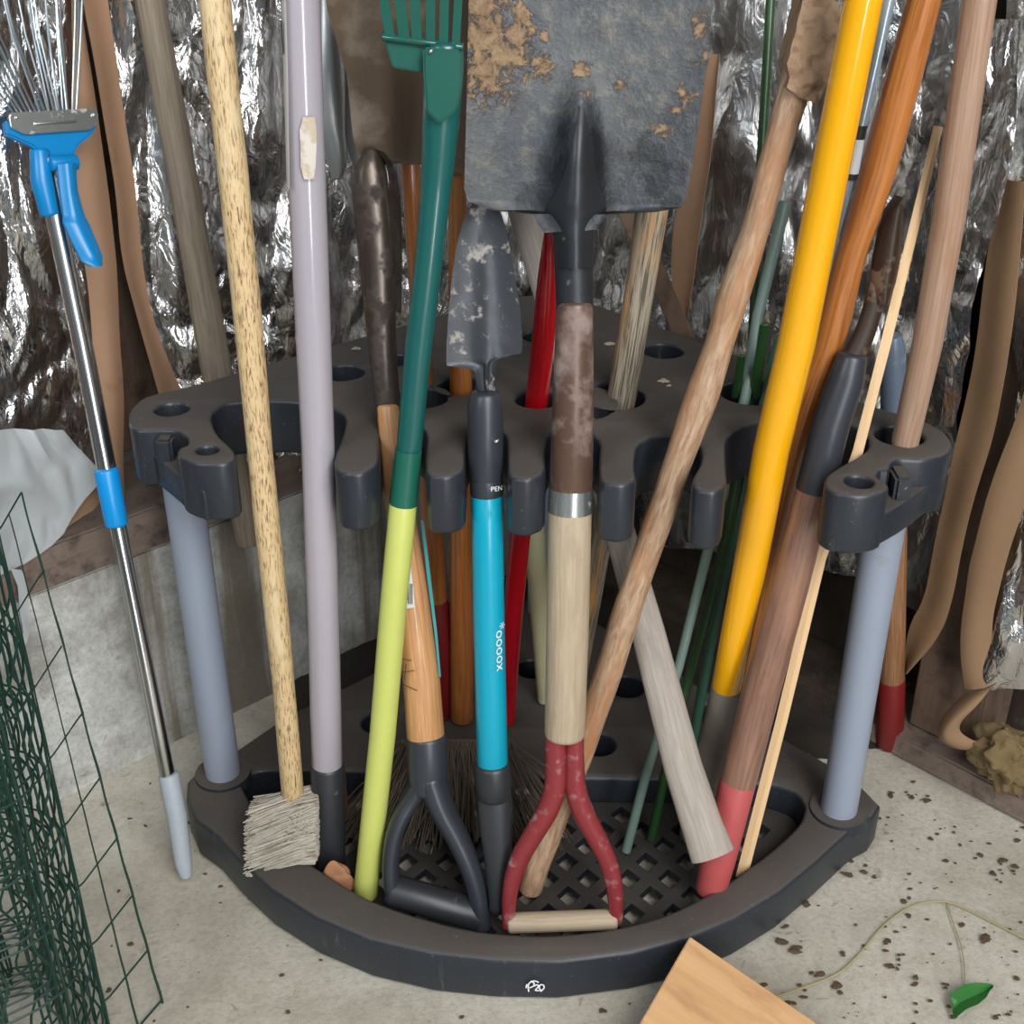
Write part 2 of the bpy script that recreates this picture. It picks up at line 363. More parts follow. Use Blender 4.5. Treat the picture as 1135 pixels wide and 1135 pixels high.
def plate(name,outer,holes,z0,z1,mat,parent,bev=.006,roundit=2):
    """2D curve with holes, extruded and bevelled, turned into a mesh"""
    cu=bpy.data.curves.new('tmp','CURVE'); cu.dimensions='2D'; cu.fill_mode='BOTH'
    def ch(p,it):
        for _ in range(it):
            o=[]
            for a,b in zip(p,p[1:]+p[:1]):
                a=V(a[:2]);b=V(b[:2]); o+=[a*.8+b*.2,a*.2+b*.8]
            p=o
        return p
    for k,p in enumerate([outer]+holes):
        q=ch([V((c[0],c[1])) for c in p],roundit if len(p)>4 and len(p)!=28 else 0)
        if len(p)==4: q=[V((c[0],c[1])) for c in p]
        s=cu.splines.new('POLY'); s.points.add(len(q)-1)
        for i,c in enumerate(q): s.points[i].co=(c.x,c.y,0,1)
        s.use_cyclic_u=True
    cu.extrude=(z1-z0)/2-bev; cu.bevel_depth=bev; cu.bevel_resolution=2; cu.offset=-bev
    o=bpy.data.objects.new('tmp',cu); C.objects.link(o)
    dg=bpy.context.evaluated_depsgraph_get(); dg.update()
    me=bpy.data.meshes.new_from_object(o.evaluated_get(dg)); bpy.data.objects.remove(o); bpy.data.curves.remove(cu)
    bm=bmesh.new(); bm.from_mesh(me); bpy.data.meshes.remove(me)
    bmesh.ops.remove_doubles(bm,verts=bm.verts,dist=1e-5)
    for v in bm.verts: v.co.z+=(z0+z1)/2
    return mk(name,bm,mat,parent)
def circ(c,r,n=28,sy=1): return [V((c.x+r*math.cos(2*math.pi*i/n),c.y+r*sy*math.sin(2*math.pi*i/n))) for i in range(n)]
def text(s,name,P,ux,uy,size,mat,parent=None,thick=.0003,align='CENTER',wrap=None):
    cu=bpy.data.curves.new('t','FONT'); cu.body=s; cu.size=size; cu.align_x=align; cu.align_y='CENTER'; cu.extrude=0
    o=bpy.data.objects.new('t',cu); C.objects.link(o); dg=bpy.context.evaluated_depsgraph_get(); dg.update()
    me=bpy.data.meshes.new_from_object(o.evaluated_get(dg)); bpy.data.objects.remove(o); bpy.data.curves.remove(cu)
    bm=bmesh.new(); bm.from_mesh(me); bpy.data.meshes.remove(me)
    ux=ux.normalized(); uy=(uy-ux*uy.dot(ux)).normalized(); n=ux.cross(uy)
    for v in bm.verts:
        x,y=v.co.x,v.co.y
        if wrap:  # wrap = (radius, 'x' or 'y' axis that curves)
            r,ax=wrap
            if ax=='x': v.co=P+ux*math.sin(x/r)*r+uy*y-n*(1-math.cos(x/r))*r
            else: v.co=P+ux*x+uy*math.sin(y/r)*r-n*(1-math.cos(y/r))*r
        else: v.co=P+ux*x+uy*y
    return mk(name,bm,mat,parent,smooth=False)
# ------------------------------------------------------------ the setting
A=pz(67,884,0);B_=pz(200,818,0);E_=pz(972,827,0);F_=pz(1135,914,0)
dL=(B_-A).normalized(); dR=(F_-E_).normalized()
nL=V((dL.y,-dL.x,0)); nR=V((dR.y,-dR.x,0))
WL=Pl(A,nL); WR=Pl(E_,nR)
# corner where the two wall lines meet
den=dL.x*dR.y-dL.y*dR.x; t_=((E_.x-A.x)*dR.y-(E_.y-A.y)*dR.x)/den; K=A+dL*t_
def wallbox(name,P,d,n,s0,s1,z0,z1,t0,t1,mat,fn=None):
    bm=bmesh.new(); boxbm(bm,P+d*s0-n*t0+V((0,0,z0)),d*(s1-s0),-n*(t1-t0),V((0,0,z1-z0)),.003); return struct(name,bm,mat)
bm=bmesh.new(); bmesh.ops.create_grid(bm,x_segments=120,y_segments=120,size=1.6)
for v in bm.verts: v.co.y+=.9; v.co.z=.002*noise.noise(V((v.co.x*5,v.co.y*5,0)))-.002
struct('floor',bm,'floor')
LL=(K-A).length
wallbox('wall_left',A,dL,WL.n,-1.2,LL+.15,-.02,.30,0,.22,'conc')
wallbox('trim_1',A,dL,WL.n,-1.2,LL+.1,.301,.357,-.004,.14,'w_sill')
wallbox('wall_left_sheathing',A,dL,WL.n,-1.2,LL+.2,.357,1.9,.16,.19,'w_stud')
wallbox('wall_right',K,dR,WR.n,-.1,1.6,-.02,1.9,.12,.16,'w_dark')
sA=(WR.pt(955,790)-K).dot(dR); sA=abs(sA)
wallbox('trim_2',K,dR,WR.n,-.0,sA,0,.034,.0,.118,'w_dark')  # same sill near the corner, under-shelf shade put into its darker colour
wallbox('trim_5',K,dR,WR.n,sA,1.6,0,.035,.0,.118,'w_sill')
bm=bmesh.new(); NN=60  # floor dirt, with the corner's shade put into its dark colour
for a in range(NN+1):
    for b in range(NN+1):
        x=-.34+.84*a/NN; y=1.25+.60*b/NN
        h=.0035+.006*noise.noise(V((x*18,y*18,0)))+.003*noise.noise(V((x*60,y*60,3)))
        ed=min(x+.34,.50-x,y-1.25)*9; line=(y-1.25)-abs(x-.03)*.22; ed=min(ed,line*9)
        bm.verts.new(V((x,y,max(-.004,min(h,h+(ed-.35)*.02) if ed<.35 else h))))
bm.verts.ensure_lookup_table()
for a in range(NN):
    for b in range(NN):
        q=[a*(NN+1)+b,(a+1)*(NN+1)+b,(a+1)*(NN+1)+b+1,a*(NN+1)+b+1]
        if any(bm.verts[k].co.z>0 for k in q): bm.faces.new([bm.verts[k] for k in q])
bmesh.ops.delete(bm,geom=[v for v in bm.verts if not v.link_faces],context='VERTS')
tag(mk('soil_shade',bm,'soil_shade'),'dirt and painted shade on the floor in the corner behind the rack',None,kind='stuff')
def crink(amp,f=7,seed=0):
    def fn(u,v,P):
        q=V((P.x*f,P.y*f,P.z*f*.42+seed)); w=V((noise.noise(q*1.5),noise.noise(q*1.5+V((9,0,0))),noise.noise(q*1.5+V((0,9,0)))))*.5
        r=noise.noise(q*.8); c=noise.voronoi((q+w)*1.6)[0]; c2=noise.voronoi((q+w)*3.7+V((3,3,3)))[0]
        return amp*.8*r+amp*.85*(c[1]-c[0])+amp*.22*(c2[1]-c2[0])
    return fn
# left bays
f1=sheet('foil_insulation',WL,[(-60,-60,98,-60),(-60,250,105,250),(-60,420,135,420),(-60,520,150,520),(-60,605,120,575)],'foil',nx=70,ny=110,fn=crink(.03,7,1),thick=.001,off=-.045)
tag(f1,'crinkled silver foil insulation behind the metal tines of the leaf rake','insulation','foil insulation batts')
f2=sheet('foil_insulation',WL,[(118,-80,600,-80),(135,100,600,100),(160,300,600,290),(200,430,600,410),(235,560,600,440)],'foil',nx=150,ny=130,fn=crink(.045,6,4),thick=.001,off=-.035)
tag(f2,'crinkled silver foil insulation between the brown kraft strips on the left and the corner','insulation','foil insulation batts')
kf=lambda a,s:(lambda u,v,P:a*math.sin(u*3.1+s)+.006*noise.noise(V((P.x*14,P.y*14,P.z*9+s))))
sheet('kraft_flange',WL,[(84,-60,88,-60),(83,0,92,0),(82,130,112,140),(86,240,129,255),(104,340,134,350),(110,460,140,460),(128,560,140,560)],'kraft',f1,nx=10,ny=60,fn=kf(.006,0),thick=.0012,off=-.005)
sheet('kraft_flange',WL,[(88,-60,122,-60),(94,0,126,0),(114,115,142,100),(131,210,156,200),(136,290,164,300),(151,345,178,365),(178,440,208,440)],'kraft',f2,nx=10,ny=60,fn=kf(.006,2),thick=.0012,off=-.007)
wallbox('trim_3',A,dL,WL.n,-.02,.075,.357,1.9,.05,.14,'w_stud')
sh=sheet('plastic_film',WL,[(-30,470,60,470),(-30,500,105,520),(-30,560,85,548),(-30,600,62,588),(-30,640,20,618)],'plastic_sheet',nx=40,ny=30,fn=crink(.02,9,3),thick=.001,off=.018)
tag(sh,'torn grey plastic film hanging over the sill at the left edge','plastic film')
ks=sheet('kraft_scrap',WL,[(40,480,66,500),(50,520,112,528),(60,560,110,556),(20,600,70,585),(-20,640,30,612)],'kraft2',nx=16,ny=20,fn=crink(.01,12,8),thick=.001,off=.008)
tag(ks,'torn brown paper scrap behind the grey plastic film on the sill','paper')
tf=sheet('foil_strip',WL,[(0,620,12,622),(8,640,17,632),(10,665,20,660),(14,690,22,688),(8,705,14,710)],'plastic_sheet',nx=6,ny=24,fn=crink(.012,20,5),thick=.0008,off=.022)
tag(tf,'thin torn foil ribbon dangling over the concrete by the wire mesh','foil scrap')
# right bays
f3=sheet('foil_insulation',WR,[(585,-80,1075,-80),(585,100,1068,100),(585,300,1062,300),(600,420,1050,420),(680,540,1045,540),(700,610,1030,610),(900,640,1015,690)],'foil2',nx=150,ny=130,fn=crink(.04,6,11),thick=.001,off=-.04)
tag(f3,'dull silver foil insulation on the right wall behind the yellow handle','insulation','foil insulation batts')
f4=sheet('foil_insulation',WR,[(1118,-60,1200,-60),(1112,20,1220,20),(1100,150,1230,150),(1085,250,1240,250),(1120,420,1250,420),(1110,560,1260,560),(1090,680,1260,680),(1078,760,1260,790)],'foil',nx=60,ny=110,fn=crink(.03,8,21),thick=.001,off=-.012)
tag(f4,'bright crumpled foil insulation at the right edge beyond the kraft strips','insulation','foil insulation batts')
f5=sheet('foil_flap',WR,[(1100,20,1140,20),(1098,70,1136,80),(1085,170,1130,170),(1072,240,1110,250),(1062,270,1100,280),(1062,330,1090,330),(1060,400,1080,400),(1045,470,1062,470)],'foil',nx=24,ny=80,fn=crink(.02,12,31),thick=.001,off=.012)
tag(f5,'bright crumpled foil flap running down beside the pale wooden handle','foil')
sheet('kraft_flange',WR,[(1104,200,1140,200),(1090,300,1134,300),(1083,380,1125,380),(1058,480,1103,480),(1046,540,1085,540),(1035,600,1070,600),(1023,665,1058,660),(1004,695,1044,705),(1000,745,1008,745)],'kraft2',f3,nx=10,ny=70,fn=kf(.006,5),thick=.0012,off=.0)
sheet('kraft_flange',WR,[(1150,380,1200,380),(1138,440,1170,440),(1103,531,1142,545),(1088,590,1122,600),(1076,631,1110,640),(1065,705,1096,695),(1074,760,1106,760)],'kraft2',f4,nx=10,ny=60,fn=kf(.005,7),thick=.0012,off=.004)
sheet('kraft_flange',WR,[(792,60,800,60),(778,110,795,110),(768,180,788,180),(752,240,780,240),(748,300,772,300),(752,350,764,350)],'kraft',f3,nx=8,ny=40,fn=kf(.004,9),thick=.0012,off=.006)
s_=(WR.pt(1075,560)-K); sR=V((s_.x,s_.y,0)).dot(dR if (F_-K).dot(dR)>0 else -dR)
wallbox('trim_4',K,dR,WR.n,sR-.04,sR+.055,.036,1.9,.03,.118,'w_stud')
ck=sheet('kraft_curl',WR,[(1075,765,1110,752),(1060,780,1100,768),(1056,798,1082,785),(1062,812,1080,800),(1075,825,1098,818)],'kraft2',nx=10,ny=30,fn=lambda u,v,P:.03*math.sin(v*3.14)+.01*math.sin(u*3),thick=.0012,off=.01)
tag(ck,'curled torn kraft paper end near the floor at the right','paper')
bm=bmesh.new(); bmesh.ops.create_icosphere(bm,subdivisions=5,radius=.045); P0=WR.pt(1125,800,.0); P0.z=.083
for v in bm.verts: v.co=P0+v.co*(1+.45*noise.turbulence(v.co*28,4,False)-.2)+V((0,0,0))
tag(mk('insulation_wool',bm,'fluff'),'yellow brown lump of loose insulation wool on the right floor edge','insulation wool')
# printed words on the right foil
for (x,y,s) in ((872,311,'closed'),(866,319,'and BE'),(950,334,'and'),(1004,345,'BE'),(1003,351,'OK')):
    P=WR.pt(x,y,.004); q=WR.pt(x+20,y+3,.004)-P
    text(s,'printed_text',P,q,V((0,0,1)),.013,'ink',f3)
# ------------------------------------------------------------ rack
LP=V((-.360,1.226,0)); RP=V((.392,1.16,0))
rack=thing('corner_tool_rack',V((.016,1.3,0)),'black plastic corner rack with slotted top shelf, grey posts and lattice tray','tool rack')
top_px=[(142,470),(143,454),(156,441),(178,434),(210,428),(270,410),(410,370),(500,345),(560,330),(610,324),(659,336),(776,378),(860,409),(965,449),(1020,464),(1046,476),(1057,490),(1053,503),(1024,510),(996,508),(988,512),(986,520),(975,520),(972,528),(986,536),(984,545),(955,550),(925,546),(913,538),(914,527),(930,516),(948,507),(962,497),(962,484),(945,470),(905,462),(850,465),(815,474),(804,488),(805,512),(806,538),(792,546),(770,542),(766,532),(778,510),(776,492),(760,482),(725,482),(706,492),(703,515),(706,532),(690,538),(665,534),(663,515),(665,490),(655,478),(628,474),(607,480),(604,500),(605,524),(585,532),(563,528),(562,505),(562,482),(552,470),(530,468),(517,478),(516,500),(515,522),(495,529),(472,526),(471,505),(474,480),(465,468),(443,464),(425,470),(420,490),(420,514),(400,526),(371,522),(370,505),(380,480),(384,462),(370,450),(330,444),(280,443),(245,447),(233,460),(240,480),(260,498),(262,508),(248,514),(214,513),(197,506),(196,497),(208,492),(208,484),(196,476),(170,476),(150,477)]
top=[pz(x,y,ZT) for x,y in top_px]
HT=[(LP.x,LP.y,.0175,1),(RP.x,RP.y,.024,1)]
hp=lambda x,y,r,e=1:(pz(x,y,ZT).x,pz(x,y,ZT).y,r,e)
HT+=[hp(230,498,.0105),hp(952,533,.013),hp(380,412,.024),hp(510,427,.026),hp(595,442,.023),hp(682,438,.032,1.15),hp(735,388,.024),hp(833,434,.034),hp(652,446,.027,1.5),hp(468,440,.027),hp(877,446,.013),hp(437,398,.02),hp(600,372,.022)]
holes=[circ(V((x,y)),r,28,e) for x,y,r,e in HT]
shelf=plate('top_shelf',top,holes,ZT-.064,ZT,'black',rack,bev=.0045,roundit=1)
for web in ([(150,520),(186,546),(224,580),(250,572),(240,540),(190,500)],[(1034,563),(1000,590),(965,610),(938,598),(962,566),(1005,540)]):
    w_=[pz(x,y,ZT-.064) for x,y in web]; w_=[V((p.x,p.y)) for p in w_]
    plate('notch_web',w_,[],ZT-.064,ZT-.030,'black',rack,bev=.003,roundit=1)
# little hooks on the end blocks
for (x,y,w) in ((183,483,.017),(1000,524,.017)):
    P=pz(x,y,ZT-.006); bm=bmesh.new(); boxbm(bm,P+V((-w/2,-.012,-.05)),V((w,0,0)),V((0,.03,0)),V((0,0,.05)),.003); mk('hook',bm,'black',rack)
for (x,y,w) in ((166,489,.008),):
    P=pz(x,y,ZT-.02); bm=bmesh.new(); boxbm(bm,P+V((-w/2,-.006,-.035)),V((w,0,0)),V((0,.03,0)),V((0,0,.035)),.002); mk('hook',bm,'black',rack)
for Pp in (LP,RP):
    bm=bmesh.new(); sweep(bm,[V((Pp.x,Pp.y,ZB-.02)),V((Pp.x,Pp.y,ZT-.06))],[.0215]*2,36,rndcap=False); mk('post',bm,'pvc',rack)
Pk=V((.045,1.60,0)); 
bm=bmesh.new(); sweep(bm,[V((Pk.x,Pk.y,ZB-.02)),V((Pk.x,Pk.y,ZT-.06))],[.0215]*2,36,rndcap=False); mk('post',bm,'pvc',rack)
# base
bo_px=[(206,885),(207,866),(220,852),(245,842)]
front_px=[(968,905),(950,914),(930,932),(905,955),(865,988),(815,1018),(760,1040),(700,1055),(620,1065),(550,1064),(480,1057),(410,1041),(350,1016),(300,985),(264,952),(240,925),(216,908)]
b0=[pz(x,y,ZB) for x,y in bo_px]
back=[V((-.30,1.345,0)),V((-.02,1.60,0)),V((.04,1.645,0)),V((.10,1.60,0)),V((.36,1.29,0)),V((.425,1.22,0)),V((.445,1.17,0))]
base_out=b0+back+[pz(x,y,ZB) for x,y in front_px]
op_px=[(268,872),(272,860),(290,853),(330,853),(420,855),(520,858),(620,861),(700,862),(790,864),(855,868),(883,878),(893,893),(887,912),(855,942),(800,982),(740,1013),(680,1029),(600,1037),(520,1030),(450,1011),(400,992),(335,950),(295,915)]
opening=[pz(x,y,ZB) for x,y in op_px]
HB=[]
hb=lambda x,y,r:(pz(x,y,ZB).x,pz(x,y,ZB).y,r)
HB+=[hb(695,760,.024),hb(663,824,.022),hb(420,800,.022),hb(590,740,.022),hb(790,790,.022)]
base=plate('base_tray',base_out,[opening]+[circ(V((x,y)),r) for x,y,r in HB],0.001,ZB,'black',rack,bev=.006,roundit=3)
# collars under the posts
for Pp in (LP,RP):
    bm=bmesh.new(); sweep(bm,[V((Pp.x,Pp.y,ZB-.01)),V((Pp.x,Pp.y,ZB+.004))],[.036,.034],40,rndcap=False); mk('post_collar',bm,'black',rack)
# lattice floor of the tray
lat_out=[V((c.x,c.y)) for c in [pz(x,y,ZB) for x,y in op_px]]
cx=sum(c.x for c in lat_out)/len(lat_out); cy=sum(c.y for c in lat_out)/len(lat_out)
def inside(p,poly):
    c=False;n=len(poly)
    for i in range(n):
        a=poly[i];b=poly[(i+1)%n]
        if (a.y>p.y)!=(b.y>p.y) and p.x<(b.x-a.x)*(p.y-a.y)/(b.y-a.y)+a.x: c=not c
    return c
lo=[V((cx+(c.x-cx)*.995,cy+(c.y-cy)*.995)) for c in lat_out]
dia=[];P00=pz(717,956,.02);sx,sy=.0475,.054;hd=.0135
for i in range(-14,9):
    for j in range(-6,9):
        for h in (0,1):
            c=V((P00.x+(i+.5*h)*sx,P00.y+(j+.5*h)*sy))
            q=[c+V((hd,0)),c+V((0,hd*1.15)),c+V((-hd,0)),c+V((0,-hd*1.15))]
            if all(inside(c+(k-c)*1.5,lo) for k in q): dia.append(q)
plate('lattice_floor',[V(c) for c in lo],dia,.010,.022,'lattice',rack,bev=.002,roundit=1)
# white pen scribble on the tray edge
Pm=Pl(V((0,pz(593,1066,ZB).y-.0015,0)),V((0,-1,0)))
for st in ([(586,1099),(585,1092),(588,1088),(592,1089),(592,1093),(587,1095)],[(588,1088),(593,1087),(597,1089)],[(592,1093),(596,1091),(597,1094),(592,1098),(598,1098)],[(600,1098),(597,1095),(599,1091),(603,1092),(603,1096),(599,1099)],[(584,1091),(583,1095)]):
    rod('pen_mark',Pm,[(x,y,1.7) for x,y in st],'white',rack,seg=6,rnd=False,curve=True,flat=.5)
# ------------------------------------------------------------ leaf rake at the left
B0=pz(206,972,.006); wp=WL.pt(60,150,.05)
TR=TP(B0,wp); TR=Pl(B0,(wp-B0).cross(dL))
lr=thing('leaf_rake',B0,'adjustable leaf rake with chrome telescopic tube, blue clamp and grey grip leaning at left','rake')
rod('grip',TR,[(206,970,14),(203,955,19),(196,905,22),(187,860,23)],'greyrub',lr)
rod('lower_tube',TR,[(187,866,17),(126,560,18)],'chrome',lr)
rod('upper_tube',TR,[(126,560,21),(91,380,22),(48,175,22)],'chrome',lr)
rod('collar',TR,[(129,580,25),(118,522,27)],'skyring',lr)
rod('clamp_body',TR,[(56,236,24),(47,200,26),(44,168,22)],'blue',lr,off=.0)
prism('head_fan',TR,[(4,134),(5,150),(34,163),(45,172),(50,186),(78,184),(80,172),(84,162),(104,146),(104,134)],-.006,.006,'blue',lr,bev=.002)
pp=prism('clamp_plate',TR,[(5,130),(8,126),(99,121),(104,126),(104,139),(95,145),(23,150),(7,142)],.007,.011,'zinc',lr,bev=.001)
rod('plate_rib',TR,[(34,138,7),(78,135,7)],'zinc',lr,off=.0105,flat=.6)
rod('rivet',TR,[(13,131,5),(14,132,5)],'zinc',lr,off=.011); rod('rivet',TR,[(98,128,6),(99,129,6)],'zinc',lr,off=.011)
rod('hinge',TR,[(52,182,17),(78,181,17)],'blue',lr,off=.012)
sheet('release_lever',TR,[(54,184,74,182),(57,215,76,212),(60,240,82,238),(59,248,88,252),(66,268,93,268),(75,290,97,284),(82,296,94,295)],'blue',lr,nx=8,ny=24,fn=lambda u,v,P:.006*math.sin(u*3.14)+.02*v*v,thick=.004,off=.022)
for i in range(22):
    t=i/21; xb=16+68*t; xt=-95+190*t+8*math.sin(i*1.7); o=.002+.003*((i*7)%3)
    rod('tine',TR,[(xb,128,2.6),(xb+(xt-xb)*.55,40,2.6),(xt,-70,2.6)],'wire_steel',lr,off=o,seg=6,rnd=False)
# ------------------------------------------------------------ tools
def setup(bx,by,bz,sx_,sy_,sz=ZT,Y=None):
    B=pz(bx,by,bz); S=py(sx_,sy_,Y) if Y else pz(sx_,sy_,sz); return B,TP(B,S)
# weathered pole behind
B=WL.pt(277,603,.10); T=TP(B,WL.pt(170,-30,.05))
T=Pl(B,(WL.pt(166,-30,.045)-B).cross(dL))
o=rod('wooden_pole',T,[(275,600,26),(238,400,34),(203,200,33),(166,0,33),(158,-40,33)],'w_grey')
tag(o,'thick weathered grey-brown wooden pole behind the speckled broom handle','pole')
# speckled broom handle
B,T=setup(325,890,.128,288,498)
br=thing('broom',B,'broom with speckled light wood handle and pale bristles resting on the tray edge','broom')
rod('handle',T,[(325,885,25),(314.5,760,25),(300,620,28),(288,498,29),(276,370,31),(258,190,33),(238,0,35),(234,-40,35)],'w_speck',br,wob=.0012)
P=T.pt(362,880,-.03); bm=bmesh.new(); boxbm(bm,P+V((-.012,-.010,-.07)),V((.026,0,0)),V((0,.04,0)),V((0,0,.075)),.006); mk('broom_head',bm,'w_ashd',br)
def bristles(name,src,dst,n,mat,parent,r=.0009,jit=.004,bend=.01):
    bm=bmesh.new()
    for i in range(n):
        a=src(random.random(),random.random()); b=dst(random.random(),random.random()) if dst.__code__.co_argcount==2 else dst(a)
        m=(a+b)/2+V((random.uniform(-1,1),random.uniform(-1,1),random.uniform(-.2,1)))*bend
        sweep(bm,[a,m,b],[r,r,r*.6],4,rndcap=False)
    o=mk(name,bm,mat,parent); o['kind']='stuff'; return o
random.seed(3)
def bs_src(u,v): return T.pt(352+4*u,874+66*v,random.uniform(-.012,.028))
def bs_dst(a):
    x,y=proj(a); k=random.random()**2
    return T.pt(277+6*k+random.uniform(-3,8),min(951,y+12+random.uniform(-5,5)-(y-907)*.14),random.uniform(-.012,.032))
bristles('bristles',bs_src,bs_dst,1300,'bristle',br,r=.0012,bend=.003)
def bt_dst(a):
    x,y=proj(a); return T.pt(max(287,x-random.uniform(5,50)),948+random.uniform(-4,3),random.uniform(0,.02))
def bt_src(u,v): return T.pt(320+34*u,884+20*v,random.uniform(-.01,.03))
bristles('bristles',bt_src,bt_dst,500,'bristle',br,r=.0012,bend=.003)
# lavender tube
B,T=setup(366,957,.036,352.5,498)
lv=thing('tube_handled_tool',B,'lavender grey metal tube handle with long black rubber grip at its foot','garden tool')
rod('shaft',T,[(362.5,850,34.5),(359,700,35),(352.5,498,37),(346,340,40),(340,190,42),(333,0,44),(331,-40,44)],'lav',lv,seg=36)
rod('grip',T,[(366,956,34),(365,920,35),(362.5,849,38)],'blackrub',lv,seg=30)
Pc=T.pt(333,100); 
lb=sheet('label',T,[(313,-30,322,-30),(313,0,321,0),(315,70,323,70),(317,140,324,140),(319,205,325,205)],'labelw',lv,nx=4,ny=30,thick=.0006,off=.0195,fn=lambda u,v,P:-.014*(1-u)**1.5)
sheet('label_print',T,[(313.6,22,316,22),(315.6,58,318,58)],'inkblue',lb,nx=2,ny=6,thick=.0004,off=.0125,fn=lambda u,v,P:.003*u)
sheet('scuff_patch',T,[(340,126,352,126),(336,140,354,140),(337,160,354,160),(337,180,353,180),(341,194,351,194)],'lavpatch',lv,nx=8,ny=16,thick=.0006,off=.0195,fn=lambda u,v,P:.0015-.006*max(0,u-.45)**1.5)
# D-handled drain spade
B,T=setup(478,990,.048,435,498,Y=1.16)
sp=thing('drain_spade',B,'drain spade with dark narrow steel blade, ash shaft and black forked D grip','spade')
rod('shaft',T,[(472,818,42),(467,755,42),(456,660,38),(445,575,32),(437,510,28),(430,450,26)],'w_ash',sp,seg=32)
rod('blade_socket',T,[(431,460,28),(428,430,29),(424,390,32),(420,340,36),(417,290,40),(414,245,43),(411,212,42),(410,190,37),(411,175,26),(412,167,14)],'olddark',sp,seg=30,flat=.75,wob=.002)
sheet('blade_back',T,[(418,166,424,168),(428,180,437,186),(432,200,442,215),(432,240,444,260),(430,290,444,310),(430,340,443,350)],'olddark',sp,nx=8,ny=24,fn=lambda u,v,P:-.02*u,thick=.002,off=.004)
sheet('teal_strip',T,[(467,575,470,575),(474,640,478,640),(482,700,485,700),(487,748,489,748)],'tealstripe',sp,nx=3,ny=20,thick=.001,off=.006)
lb=sheet('price_label',T,[(456,622,457,622),(449,645,460,645),(449,668,461,666)],'labelw',sp,nx=4,ny=6,thick=.0004,off=.0215)
for k in range(4): sheet('label_print',T,[(452+k*2,640,453+k*2,640),(452+k*2,662,453+k*2,662)],'ink',lb,nx=1,ny=2,thick=.0002,off=.0222)
for st in ([(446,722),(458,724)],[(446,737),(461,735)],[(448,750),(464,757)],[(452,728),(450,745)]):
    rod('pen_mark',T,[(x,y,.9) for x,y in st],'ink',sp,off=.0212,seg=5,rnd=False)
# D grip: socket, two arms, bar
rod('grip_socket',T,[(474,873,42),(474,850,46),(473,817,45)],'socket',sp,seg=30)
rod('grip_arm',T,[(470,862,26,0),(458,882,22,0),(441,908,20,.008),(434,940,19,.010),(434,972,19,.010),(437,985,18,.010)],'socket',sp,curve=True,flat=1.5)
rod('grip_arm',T,[(478,862,34,.0),(489,892,30,.006),(506,920,26,.010),(521,950,24,.014),(531,985,22,.014),(534,1018,22,.014)],'socket',sp,curve=True,flat=1.4)
rod('grip_bar',T,[(436,982,36,.008),(532,1008,36,.012)],'blackrub',sp)
# green lime rake
B,T=setup(406,990,.03,454,500,Y=1.105)
gr=thing('hand_rake',B,'lime yellow shaft with deep green neck and broad green tined rake head','rake')
rod('shaft',T,[(405,990,27),(424,815,29),(437,660,30),(447,556,31)],'lime',gr,seg=30)
rod('joint',T,[(447,558,31.5),(453,498,29.5)],'greenjoint',gr,seg=28,rnd=False)
rod('neck',T,[(453,500,28),(462,400,30),(474,300,31),(480,240,33),(484,200,35),(488,150,40,.003),(491,100,43,.006),(493,70,44,.008),(493,52,42,.008)],'greentube',gr,curve=True,seg=28,flat=.85)
prism('head_flange',T,[(427,44),(436,74),(471,80),(474,52)],.004,.010,'greenhead',gr)
prism('neck_plate',T,[(471,50),(471,76),(474,120),(490,135),(508,118),(513,90),(512,54)],.020,.026,'greenhead',gr,bev=.002)
rod('head_bar',T,[(426,40,9,.012),(513,51,9,.012)],'greenhead',gr,flat=1.6)
for k,(x0,x1,xt,wb) in enumerate(((434,428.5,418,10.5),(449.5,446,440,12),(463.5,462,460,11),(478.5,479,480,10),(492.5,494,498,10),(506,509,514,9))):
    yb=39+k*2
    sheet('tine',T,[(xt-wb/2,-80,xt+wb/2,-80),(x1-wb/2,0,x1+wb/2,0),(x0-wb/2,yb,x0+wb/2,yb)],'greenhead',gr,nx=3,ny=16,thick=.002,off=.016,fn=lambda u,v,P:.012*(1-v))
rod('head_screw',T,[(479,54,6),(480,55,6)],'zinc',gr,off=.028)
# teal trowel spade
B,T=setup(553,1010,.035,539,500,Y=1.11)
te=thing('border_spade',B,'teal shafted border spade with small scuffed pointed blade and black D grip','spade')
rod('shaft',T,[(546,850,34),(542,700,35),(539.5,545,35)],'teal',te,seg=36)
rod('shaft_joint',T,[(541.5,642,35.3),(541.2,639,35.3)],'teal',te,seg=36,rnd=False)
rod('collar',T,[(539.5,546,37),(539,526,36.5)],'socket',te,seg=34)
rod('socket',T,[(539,530,37),(538,490,39),(538,450,40),(538,438,34)],'socket',te,seg=34)
rod('rivet',T,[(550,483,7),(550.5,484,7)],'zinc',te,off=.0165)
rod('neck',T,[(538,440,26),(537,425,20),(536,412,19),(535,404,18)],'trowel',te,off=-.004,flat=.6)
sheet('blade',T,[(535.5,209,538.5,209),(526,221,548,222),(514,243,557,240),(507,268,564,268),(502,300,571,305),(497,350,577,345),(495,385,579,383),(495,404,578,391),(526,409,551,398),(530,432,547,432)],'trowel',te,nx=26,ny=50,thick=.0025,off=.004,fn=lambda u,v,P:-.005*math.sin(u*math.pi)+.006*math.exp(-((u-.53)/.13)**2)*max(0,v*1.6-.4)+.0008*noise.noise(P*60))
Pc=T.pt(541,700); ax=(T.pt(539.5,545)-T.pt(546,850)).normalized(); rr=rad(Pc,35)+.0003
side=ax.cross((CAM-Pc).normalized()).normalized(); nn=side.cross(ax)
